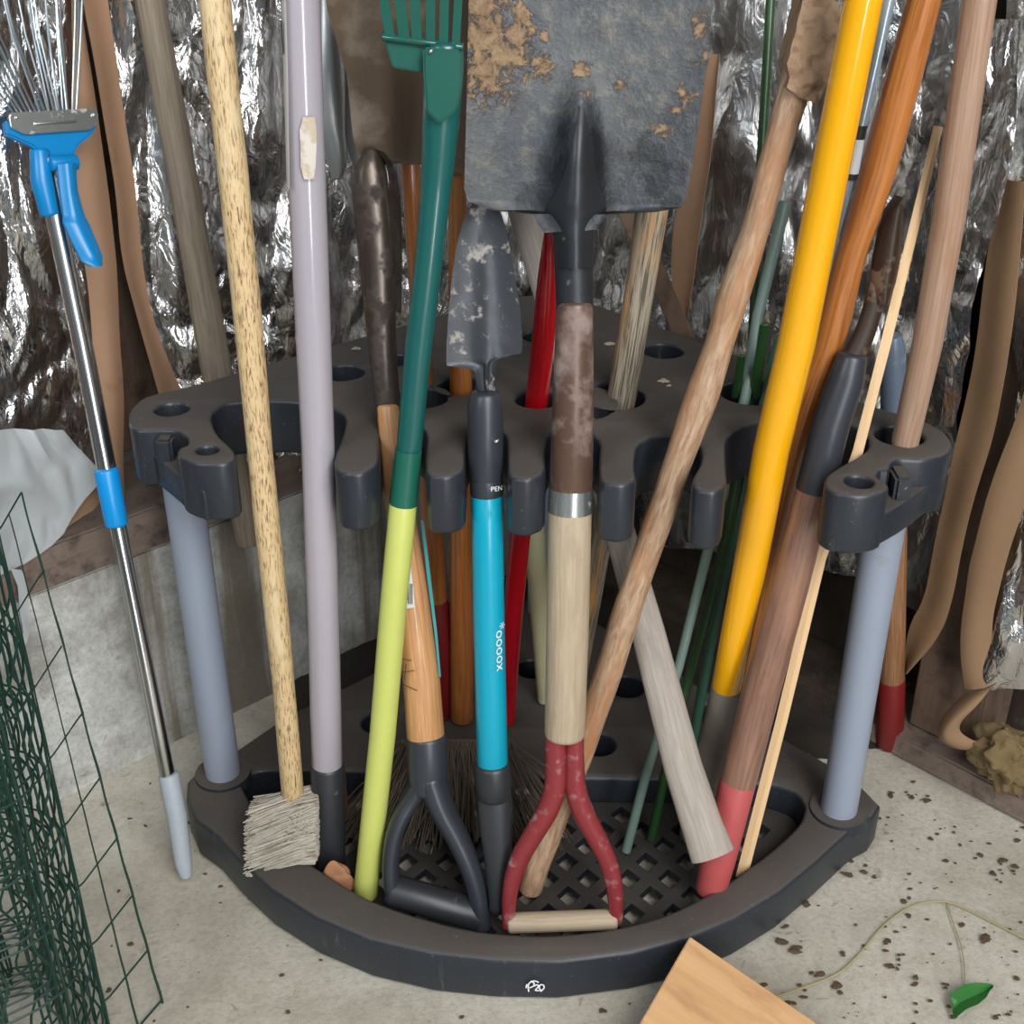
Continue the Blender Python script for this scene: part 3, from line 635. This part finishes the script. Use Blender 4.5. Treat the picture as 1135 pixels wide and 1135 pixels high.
def oncyl(x,y,ang,up=ax):
    P=T.pt(x,y); r=rad(P,35)+.0004; d=(side*math.sin(ang)*-1+nn*math.cos(ang)); 
    if d.dot(CAM-P)<0: d=-d
    return P,r,d
sgn=1 if side.x>0 else -1
d=(side*sgn*math.sin(.75)+nn*(1 if nn.dot(CAM-Pc)>0 else -1)*math.cos(.75)).normalized()
P=T.pt(542,712)+d*rr; text('*oooox','printed_text',P,-ax,d.cross(-ax),.017,'white',te)
P=T.pt(539.3,537)+ (nn*(1 if nn.dot(CAM-Pc)>0 else -1))*(rad(Pc,37)*.93)
text('\u2190OPEN','printed_text',P+side*sgn*.004,side*sgn,ax,.007,'white',te,wrap=(.017,'x'))
rod('grip_socket',T,[(547,880,38),(547,868,42),(546,849,41)],'blackrub',te,seg=30)
rod('grip_arm',T,[(547,870,38,.0),(548,905,36,.006),(552,950,28,.012),(553,998,20,.014)],'blackrub',te,curve=True,flat=.5)
rod('grip_arm',T,[(548,870,36,-.004),(552,905,34,-.010),(555,950,26,-.018),(556,992,20,-.024)],'blackrub',te,curve=True,flat=.5)
Pa=T.pt(552,998,.014);Pb=T.pt(555,992,-.024); bm=bmesh.new(); sweep(bm,[Pa,Pb],[.010,.010],18); mk('grip_bar',bm,'blackrub',te)
# big shovel
B,T=setup(623,1022,.048,634,498,Y=1.09)
sv=thing('square_shovel',B,'large square shovel with mud caked steel blade, pale shaft and red Y grip','shovel')
rod('shaft',T,[(626,812,45),(629,700,47),(632,565,48)],'w_pale',sv,seg=36)
rod('ferrule_band',T,[(632,566,50),(633,540,49.5)],'zinc',sv,seg=36,rnd=False)
rod('shaft_sleeve',T,[(633,546,48),(635,450,46),(637,338,41)],'rustpaint',sv,seg=34)
rod('socket',T,[(637,342,42),(636,300,43),(635,268,45)],'blackiron',sv,seg=30,flat=.8,off=0,rnd=False)
def bl(u,v,P):
    c=.012*(abs(u-.5)*2)**2
    return c-.004+ .004*math.sin(v*3)
def ridge(P):
    x,y=proj(P); k=max(0,min(1,(y-55)/130)); k=k*k*(3-2*k)
    return .024*k*math.exp(-((x-(645-.055*(y-60)))/(11+.10*max(0,y-55)))**2)+.0006*noise.noise(P*45)
M['steel_mud']=steelmud([tuple(T.pt(a,b)-B)+(r,) for a,b,r in ((535,30,.030),(560,60,.026),(540,78,.028),(572,42,.02),(530,5,.03),(578,20,.012),(600,72,.012),(784,60,.016),(776,30,.014),(787,90,.012),(760,105,.012),(750,125,.01),(737,145,.012),(687,96,.006),(602,41,.005),(644,75,.009),(644,105,.008),(643,130,.008),(646,150,.006),(568,122,.005),(720,225,.004))],[tuple(T.pt(a,b)-B)+(r,) for a,b,r in ((615,225,.03),(628,190,.028),(632,150,.018),(660,200,.03),(662,160,.02),(660,225,.03),(735,200,.022),(720,170,.018),(590,225,.02),(748,222,.016))])
sheet('blade',T,[(505,-90,795,-90),(520,0,788,0),(519,40,786,28),(518,100,781,78),(517,135,773,130),(516,175,766,180),(515,208,760,214),(519,222,754,229),(545,232,724,234),(590,236,672,236),(602,256,660,252)],'steel_mud',sv,nx=50,ny=60,thick=.003,off=.0,fn=lambda u,v,P:bl(u,v,P)+ridge(P))
for s,pts in ((-1,[(616,812,24),(616,845,24),(616,872,25),(606,900,25),(590,925,23),(573,955,21),(565,985,18),(563,1026,13)]),(1,[(637,812,20),(637,845,21),(637,872,24),(645,898,25),(660,925,23),(675,955,21),(682,985,19),(683,1020,14)])):
    rod('grip_arm',T,[(a,b,c,.002) for a,b,c in pts],'redmetal',sv,curve=True,flat=.8)
rod('grip_bar',T,[(566,1023,23),(681,1019,23)],'w_pale',sv,seg=24)
def nf_(u,v,P):
    x,y=proj(P); t=max(0,min(1,(y-222)/26)); t=t*t*(3-2*t)
    return (ridge(P)+.0012)*(1-t)+.0225*math.sin(u*math.pi)**.75*t
sheet('neck_flare',T,[(642,118,646,118),(636,145,652,145),(629,175,657,175),(621,200,662,200),(612,218,668,218),(603,232,672,232),(606,242,665,242),(610,252,661,252),(613,266,659,266),(614,294,658.5,294)],'blackiron',sv,nx=30,ny=60,thick=.002,off=.002,fn=nf_)
# red handle
B,T=setup(561,800,.062,595,444)
o=rod('curved_handle',T,[(561,798,20),(567,700,21),(577,583,24),(587,500,25),(595,444,25),(602,380,26),(606,320,24),(608,280,17),(607,254,7)],'red',curve=True,seg=26)
tag(o,'glossy red curved handle standing in a shelf hole beside the large shovel','handle')
B,T=setup(603,776,.066,583,510,Y=1.305)
o=rod('cream_handle',T,[(603,775,15),(598,680,21),(593,590,24),(585,530,22)],'cream'); tag(o,'smooth cream handle behind the large shovel and the red handle','handle')
# silvery axe handle
B=py(787,945,1.005); T=TP(B,pz(641,440,ZT))
o=rod('pick_handle',T,[(790,948,50),(778,915,46),(757,850,43),(718,700,38),(687,590,34),(641,440,32),(612,340,33),(583,240,36),(570,195,38)],'w_silver',seg=30,flat=.62,rnd=False)
tag(o,'flared silvery grey wooden pick handle slanting down to the right','pick handle')
# weathered striped handle
B,T=setup(630,780,.062,690,437)
o=rod('weathered_stick',T,[(631,778,28),(655,650,28),(690,437,31),(706,340,33),(722,240,35),(733,170,36)],'w_strip',seg=28,wob=.0015); tag(o,'weathered striped handle in a shelf hole right of the large shovel','handle')
# branch-handled mattock
B,T=setup(588,990,.032,757,498,Y=1.11)
ma=thing('mattock',B,'mattock with rough branch handle crossing diagonally and mud caked head at top','mattock')
rod('handle',T,[(588,984,26),(596,955,29),(615,905,31),(640,845,31),(668,765,31),(685,710,32),(706,648,32),(727,584,33),(757,498,34),(781,430,33),(797,380,33),(822,300,33),(850,208,33),(877,115,36),(890,70,36)],'w_branch',ma,wob=.004,seg=26,maxd=18)
sheet('head',T,[(889,-14,912,-14),(884,5,926,8),(876,36,931,30),(866,69,925,58),(871,84,917,80),(866,95,909,97),(880,106,901,113)],'w_mud',ma,nx=16,ny=40,thick=.042,off=.022,fn=lambda u,v,P:.007*noise.noise(P*70)+.003*noise.noise(P*180)-.010*abs(u-.5)**2)
# yellow pole
B,T=setup(772,918,.045,855,498,Y=1.105)
ye=thing('fibreglass_handled_tool',B,'bright yellow fibreglass handle with a dull grey lower end','handle')
rod('lower_sleeve',T,[(770,925,33),(786,850,34),(806,762,35)],'greytube',ye,seg=28)
rod('shaft',T,[(805.5,760,34),(830,635,37),(855,498,40),(883,380,42),(918,200,42),(957,0,43),(965,-40,43)],'yellow',ye,seg=36)
# varnished curved handle
B,T=setup(800,850,.068,883,498,Y=1.17)
o=rod('varnished_handle',T,[(801,850,28),(820,770,30),(840,680,33),(862,581,35),(880,500,35),(898,440,36),(920,382,37),(942,285,32),(960,234,36),(980,167,41),(1000,90,41),(1024,0,38),(1034,-40,38)],'w_var',curve=True,seg=30); tag(o,'glossy orange brown varnished handle with a slight bend behind the yellow one','handle')
# brown handle with red foot and rusty head
B,T=setup(789,988,.046,914,498,Y=1.115)
cu=thing('cultivator',B,'brown handled cultivator with faded red foot, dark socket and rusty pronged head','cultivator')
rod('dip_end',T,[(788,986,34),(797,950,38),(818,866,40)],'reddip',cu,seg=30)
rod('shaft',T,[(818,867,39.5),(846,757,42),(875,650,42),(904,538,40)],'w_brown',cu,seg=30,rnd=False)
rod('socket',T,[(903,542,42),(921,470,42),(938,420,40),(944,396,34)],'socket',cu,seg=28)
rod('neck',T,[(944,400,26),(958,372,24),(968,340,22),(975,315,24)],'darkrust',cu,flat=.7,curve=True)
sheet('prong',T,[(992,216,1000,217),(980,232,1001,236),(973,255,1000,260),(967,285,997,290),(964,310,992,314),(968,335,984,338)],'darkrust',cu,nx=10,ny=20,thick=.003,off=.002,fn=lambda u,v,P:.012*math.sin(u*3.14))
sheet('prong',T,[(1004,220,1006,221),(1000,240,1005,240),(997,270,1003,270),(992,300,999,300),(985,335,993,330)],'darkrust',cu,nx=5,ny=16,thick=.003,off=-.012)
# pine lath
B,T=setup(823,970,.042,951,500)
bm=bmesh.new(); pts=[(822,972,11),(866,800,11),(909,620,11),(951,500,10),(982,380,10),(1029,187,9),(1040,140,9)]
P=[T.pt(x,y) for x,y,w in pts]; sweep(bm,P,[rad(p,w[2])*1.2 for p,w in zip(P,pts)],4,.45,rndcap=False,axis=V((1,0,0)))
o=mk('pine_lath',bm,'w_pine',smooth=False); tag(o,'thin pale pine lath poking through the right end of the rack shelf','lath')
# pale handle
B=pz(1003,490,ZT); T=TP(B,py(1086,0,1.10))
o=rod('pale_handle',T,[(1002,500,28),(1004,486,30),(1028,380,33),(1052,240,36),(1070,110,37),(1086,0,37),(1092,-40,37)],'w_paleh',seg=30); tag(o,'pale smooth wooden handle standing in the right grey post of the rack','handle')
# green stakes
for nm,mt,bxyz,syx,st,lab in (
 ('plant_stake','stake',(694,944,.024),(826,440),[(694,943,11),(715,862,11),(752,740,11),(789,592,12),(826,440,12),(840,350,13),(870,225,14)],'pale grey green plant stake reaching furthest forward in the tray'),
 ('plant_stake','stakedk',(722,928,.030),(834,430),[(722,930,11),(745,820,11),(780,690,12),(806,592,12),(832,436,12),(843,190,11),(856,-30,11)],'tallest dark green plant stake, running up past the mattock handle'),
 ('plant_stake','stakemid',(760,850,.062),(850,436),[(765,838,11),(790,700,12),(813,592,12),(850,436,13),(866,372,14)],'short mid green plant stake nearest the yellow handle')):
    B,T=setup(*bxyz,*syx); o=rod(nm,T,st,mt,seg=12); tag(o,lab,'plant stake','green plant stakes in the shelf hole')
o=None
# loose green sleeves seen in the hole
B,T=setup(800,700,.1,838,440,Y=1.262)
for (a,b) in (([(836,440,12),(848,360,12)],'straight green plastic tag strip in the stake hole, right one'),([(815,440,9),(822,395,9)],'stubby green plastic tag strip in the stake hole, left one')):
    o=rod('plastic_strip',T,a,'stakedk',seg=8,flat=.4); tag(o,b,'plastic strip','plastic strips in the stake hole')
# orange handles and rusty shovel
B,T=setup(489,792,.066,468,440,Y=1.30)
rs=thing('rusty_shovel',B,'rusty brown shovel blade on an orange handle behind the green rake head','shovel')
rod('handle',T,[(484,665,25),(479,585,25),(470,436,23),(463,300,22),(455,180,22)],'w_var2',rs)
rod('dip_end',T,[(488,790,25),(488,720,25.5),(484,664,25.5)],'darkred',rs)
sheet('blade',T,[(358,-90,540,-90),(369,0,530,0),(378,30,528,30),(390,70,524,70),(396,134,522,110),(400,152,520,150),(410,164,516,176),(425,168,505,180)],'rusty',rs,nx=34,ny=40,thick=.003,off=.024,fn=lambda u,v,P:.02*(abs(u-.5)*2)**2)
B,T=setup(512,797,.062,511,428)
sb=thing('fan_broom',B,'orange varnished broom handle with dark bristles spread in the tray','broom')
rod('handle',T,[(512,794,27),(512,700,27),(511,580,26),(511,428,25),(508,300,22),(506,180,20),(506,60,20)],'w_var2',sb)
Bb=pz(500,850,.03)
def s2(u,v): return pz(440+130*u,846,.068)+V((0,random.uniform(-.01,.01),random.uniform(0,.03)))
def d2(a):
    P=pz(385+225*random.random(),0+905,.04); q=(a.x-pz(505,846,.068).x); return V((a.x+q*.8+random.uniform(-.02,.02),a.y-random.uniform(.05,.12),random.uniform(.028,.06)))
random.seed(5)
bristles('bristles',s2,d2,1100,'bristled',sb,r=.0010,bend=.006)
P=pz(505,842,.075); bm=bmesh.new(); boxbm(bm,P+V((-.075,-.006,-.012)),V((.15,0,0)),V((0,.03,0)),V((0,0,.03)),.006); mk('broom_head',bm,'bristled',sb)
# grey scoop behind lavender tube
B=py(368,195,1.34); T=Pl(B,V((0,-1,.12)))
sc=thing('metal_scoop',B,'dented galvanised metal scoop hanging behind the lavender handle','scoop')
rod('body',T,[(372,196,16),(372,178,30),(368,150,36),(366,110,36),(364,70,28),(361,20,20),(360,-30,18)],'galv',sc,curve=True,wob=.006,flat=.6)
sheet('rim',T,[(364,40,376,40),(366,80,384,80),(370,120,390,120),(380,155,395,150),(390,185,398,185)],'galv',sc,nx=6,ny=20,thick=.002,off=-.012)
rod('hanger',T,[(355,180,6),(372,192,7),(386,212,7),(394,236,6),(398,252,4)],'galv',sc,curve=True,off=-.004)
# red-footed stick behind right post
B=pz(987,824,.003); T=TP(B,py(989,420,1.31))
rf=thing('red_footed_handle',B,'brown handle with dark red foot and blue grey rounded grip behind the right post','handle')
rod('foot',T,[(986,822,30),(988,752,30)],'darkred',rf); rod('shaft',T,[(988,753,29),(991,600,28),(990,470,28)],'w_ashd',rf)
rod('grip',T,[(990,480,27),(990,430,28),(990,385,27),(990,374,20)],'bluegrey',rf)
# pale blue rod
B,T=setup(808,838,.068,872,470,Y=1.235)
ar=thing('thin_rod',B,'thin pale blue metal rod with paper sticker between yellow and varnished handles','rod')
rod('shaft',T,[(808,836,11),(872,470,12),(910,320,12),(935,220,12),(952,150,13),(970,70,14),(985,0,15),(992,-40,15)],'alu',ar)
rod('sticker',T,[(943,192,17),(950,152,17)],'white',ar,rnd=False); rod('sticker_border',T,[(941.5,198,17.5),(943,191,17.5)],'ink',ar,rnd=False); rod('sticker_border',T,[(950,153,17.5),(953,138,17.5)],'ink',ar,rnd=False)
# dark timber brace in the corner
T=Pl(V((.1,1.60,0)),V((0,-1,0)))
o=prism('timber_offcut',T,[(668,200),(692,200),(770,372),(744,366)],-.012,.012,'w_stud'); tag(o,'dark brown timber strip leaning diagonally in the corner','timber')
# ------------------------------------------------------------ wire mesh roll
def wire_roll():
    bm=bmesh.new()
    E0=pz(180,1112,0); R0=pz(127,1174,0)
    ctr=V((R0.x-.118,R0.y+.005,0)); Rr=.118
    path=[]
    # loose end: straight from edge to the roll, then spiral inwards
    st=V((R0.x,R0.y+.0,0)); edge=E0
    n=6
    for i in range(n): path.append(edge+(st-edge)*(i/n))
    turns=5.2; k=int(turns*28)
    a0=0.0
    for i in range(k+1):
        a=a0-2*math.pi*i/28; r=Rr-.052*(i/k)+.004*math.sin(i*.9)
        path.append(ctr+V((r*math.cos(a),r*math.sin(a),0)))
    hts=[.004+.076*j for j in range(9)]
    def off(i,z): return V((.002*math.sin(z*40+i),.002*math.cos(z*33+i*1.7),0))
    for h in hts:
        sweep(bm,[p+V((0,0,h))+off(0,h) for p in path],[.0012]*len(path),5,rndcap=False,axis=V((0,0,1)))
    # verticals each 5 cm of path
    acc=0;last=path[0];idx=[0]
    for i in range(1,len(path)):
        acc+=(path[i]-path[i-1]).length
        if acc>.03: idx.append(i); acc=0
    for c,i in enumerate(idx):
        wav=.0045 if (c%3==1 and c>3) else .0005
        pts=[];z=0
        while z<=.622:
            pts.append(path[i]+V((wav*math.sin(z*82.6+c),wav*math.cos(z*82.6+c*2),z))); z+=.0125
        sweep(bm,pts,[.0013 if c else .0015]*len(pts),5,rndcap=False)
    for v in bm.verts: v.co.x-=(.0+.06*max(0,min(1,(v.co.x-R0.x)/(E0.x-R0.x))))*v.co.z
    return bm
o=mk('wire_mesh_roll',wire_roll(),'wiregreen'); tag(o,'roll of green coated wire mesh standing on the floor at the left','wire mesh')
# ------------------------------------------------------------ floor items
P1=pz(765,1038,.075);P2=pz(705,1130,.052);P3=pz(905,1134,.026)
u=(P3-P1);v_=(P2-P1); un_=u.normalized(); v_=(v_-un_*v_.dot(un_)); vn=v_.normalized(); nn_=un_.cross(vn); nn_=nn_ if nn_.z>0 else -nn_
bm=bmesh.new(); uvl=bm.loops.layers.uv.verify()
boxbm(bm,P1,un_*.23,vn*.20,-nn_*.016,.001)
for f in bm.faces:
    for lp in f.loops: lp[uvl].uv=(lp.vert.co.dot(vn),lp.vert.co.dot(un_))
mn=min(v.co.z for v in bm.verts)
o=mk('wooden_board',bm,'w_plank',smooth=False); tag(o,'light pine board offcut leaning on the front rim of the rack tray','board')
def floortube(st,w,name,mat,parent=None,lift=.002):
    st=smoothpx([(*s,0) if len(s)==2 else s for s in st]); bm=bmesh.new(); P=[pz(a,b,lift+c) for a,b,c in st]; sweep(bm,P,[w]*len(P),8,rndcap=False); return mk(name,bm,mat,parent)
vi=thing('vine',pz(1000,1015,0),'thin dry vine trailing across the floor to a green leaf','vine')
floortube([(852,1107,.012),(890,1095),(930,1080),(955,1055),(970,1035),(985,1020),(1010,1003),(1040,998),(1060,1002),(1100,1022),(1150,1048)],.0011,'stem','vine',vi)
floortube([(1050,1000),(1055,1020),(1065,1045),(1070,1075),(1068,1100)],.0007,'stem','vine',vi)
TL=Pl(pz(1076,1108,.009),V((0,0,1)))
o=sheet('leaf',TL,[(1100,1095,1101,1096),(1092,1094.5,1096,1103),(1080,1095,1092,1111),(1068,1096,1083,1118),(1058,1100,1071,1121),(1053,1105,1062,1127),(1055,1112,1058,1131)],'leafg',vi,nx=12,ny=20,thick=.0006,fn=lambda u,v,P:.005*abs(u-.5)*2+.003*math.sin(v*5))
o['label']='glossy green leaf'
# brown leaf in tray
bm=bmesh.new(); bmesh.ops.create_icosphere(bm,subdivisions=4,radius=.017); P0=pz(375,972,.048)
for v in bm.verts:
    q=v.co.copy(); v.co=P0+V((q.x*.95,q.y*.4,q.z*1.3))*(1+.7*noise.noise(q*60))
tag(mk('dead_leaf',bm,'deadleaf'),'crumpled orange brown dead leaf at the foot of the lavender handle','leaf')
# crumbs of dirt
random.seed(11)
def crumb(x,y,z,s,mat):
    bm=bmesh.new(); bmesh.ops.create_icosphere(bm,subdivisions=2,radius=s)
    P=pz(x,y,z); rx=random.uniform(.7,1.5)
    for v in bm.verts: q=v.co.copy(); v.co=P+V((q.x*rx,q.y,q.z*.28))*(1+1.1*noise.noise(q*260+V((x,y,0))))
    return bm
allb=bmesh.new()
me_list=[]
def merge(dst,src):
    me=bpy.data.meshes.new('x'); src.to_mesh(me); src.free(); dst.from_mesh(me); bpy.data.meshes.remove(me)
for i in range(260):
    if random.random()<.55: x=random.uniform(860,1135); y=random.uniform(900,1130)
    else: x=random.uniform(120,1135); y=random.uniform(860,1135)
    if y<1110-((x-590)/380)**2*250+8 and 230<x<965: continue
    merge(allb,crumb(x,y,.001,random.choice([.0008,.001,.0015,.002,.003]),0))
for (x,y) in ((1114,955),(1128,962),(1106,968),(880,1050),(868,1042),(905,1078),(992,1072),(940,968),(955,962),(1010,880),(1025,884),(990,878),(1000,1060),(985,1045),(1092,1042),(930,1090),(1048,1094)):
    for k in range(4): merge(allb,crumb(x+random.uniform(-6,6),y+random.uniform(-4,4),.0015,random.choice([.0015,.002,.0036]),0))
tag(mk('dirt_crumbs',allb,'dirt'),'scattered dark dirt crumbs on the concrete floor',None,kind='stuff')
allb=bmesh.new()
for i in range(40):
    x=random.uniform(560,880); y=random.uniform(395,520)
    merge(allb,crumb(x,y,ZT+.0005,random.choice([.0008,.001,.0018]),0)) if False else None
for (x,y,s) in ((700,408,.004),(736,422,.005),(742,427,.003),(676,381,.004),(395,386,.004),(312,385,.002),(688,383,.002)):
    merge(allb,crumb(x,y,ZT+.001,s,0))
tag(mk('wood_chips',allb,'chip'),'small pale wood chips lying on the rack shelf',None,kind='stuff')
# ------------------------------------------------------------ camera, light
cam=bpy.data.cameras.new('camera'); co=bpy.data.objects.new('camera',cam); C.objects.link(co)
cam.sensor_width=36; cam.lens=F*36/1135; co.location=CAM; co.rotation_euler=(math.pi/2-PIT,0,0); cam.clip_start=.02
bpy.context.scene.camera=co
def area(name,loc,target,sx_,sy_,power,col):
    l=bpy.data.lights.new(name,'AREA'); l.shape='RECTANGLE'; l.size=sx_; l.size_y=sy_; l.energy=power; l.color=col
    o=bpy.data.objects.new(name,l); C.objects.link(o); o.location=loc
    o.rotation_euler=(V(target)-V(loc)).to_track_quat('-Z','Y').to_euler(); return o
area('open_garage_door',(.95,-1.15,2.45),(0,1.1,.3),1.5,1.5,98,(1,.985,.96))
area('left_fill',(-1.5,-.6,1.9),(-.2,1.2,.3),.7,.9,22,(.88,.95,1))  # fill light added from the left, no window behind it
area('streak_light',(.95,-1.9,.95),(0,1.1,.5),.42,1.7,42,(.97,.98,1))  # tall narrow light added for highlight streaks along the handles
w=bpy.data.worlds.new('world'); bpy.context.scene.world=w; w.use_nodes=True; nt=w.node_tree; bg=nt.nodes['Background']
tc=nt.nodes.new('ShaderNodeTexCoord'); dt=nt.nodes.new('ShaderNodeVectorMath'); dt.operation='DOT_PRODUCT'; nt.links.new(tc.outputs['Generated'],dt.inputs[0]); dt.inputs[1].default_value=V((.15,-.85,.5)).normalized()
nz=N(nt,'ShaderNodeTexNoise',Scale=2.6,Detail=3.0); nt.links.new(tc.outputs['Generated'],nz.inputs['Vector'])
r1=ramp(nt,dt.outputs['Value'],[(.1,.04),(.75,.30),(1,.6)]); r2=ramp(nt,nz.outputs[0],[(.4,.35),(.6,1.5)])
mu=nt.nodes.new('ShaderNodeMath'); mu.operation='MULTIPLY'; nt.links.new(r1.outputs[0],mu.inputs[0]); nt.links.new(r2.outputs[0],mu.inputs[1])
nt.links.new(mu.outputs[0],bg.inputs[1]); bg.inputs[0].default_value=(.8,.9,1,1)
vs=bpy.context.scene.view_settings; vs.view_transform='Standard'; vs.look='None'; vs.gamma=1; vs.exposure=-0.14; vs.use_curve_mapping=False
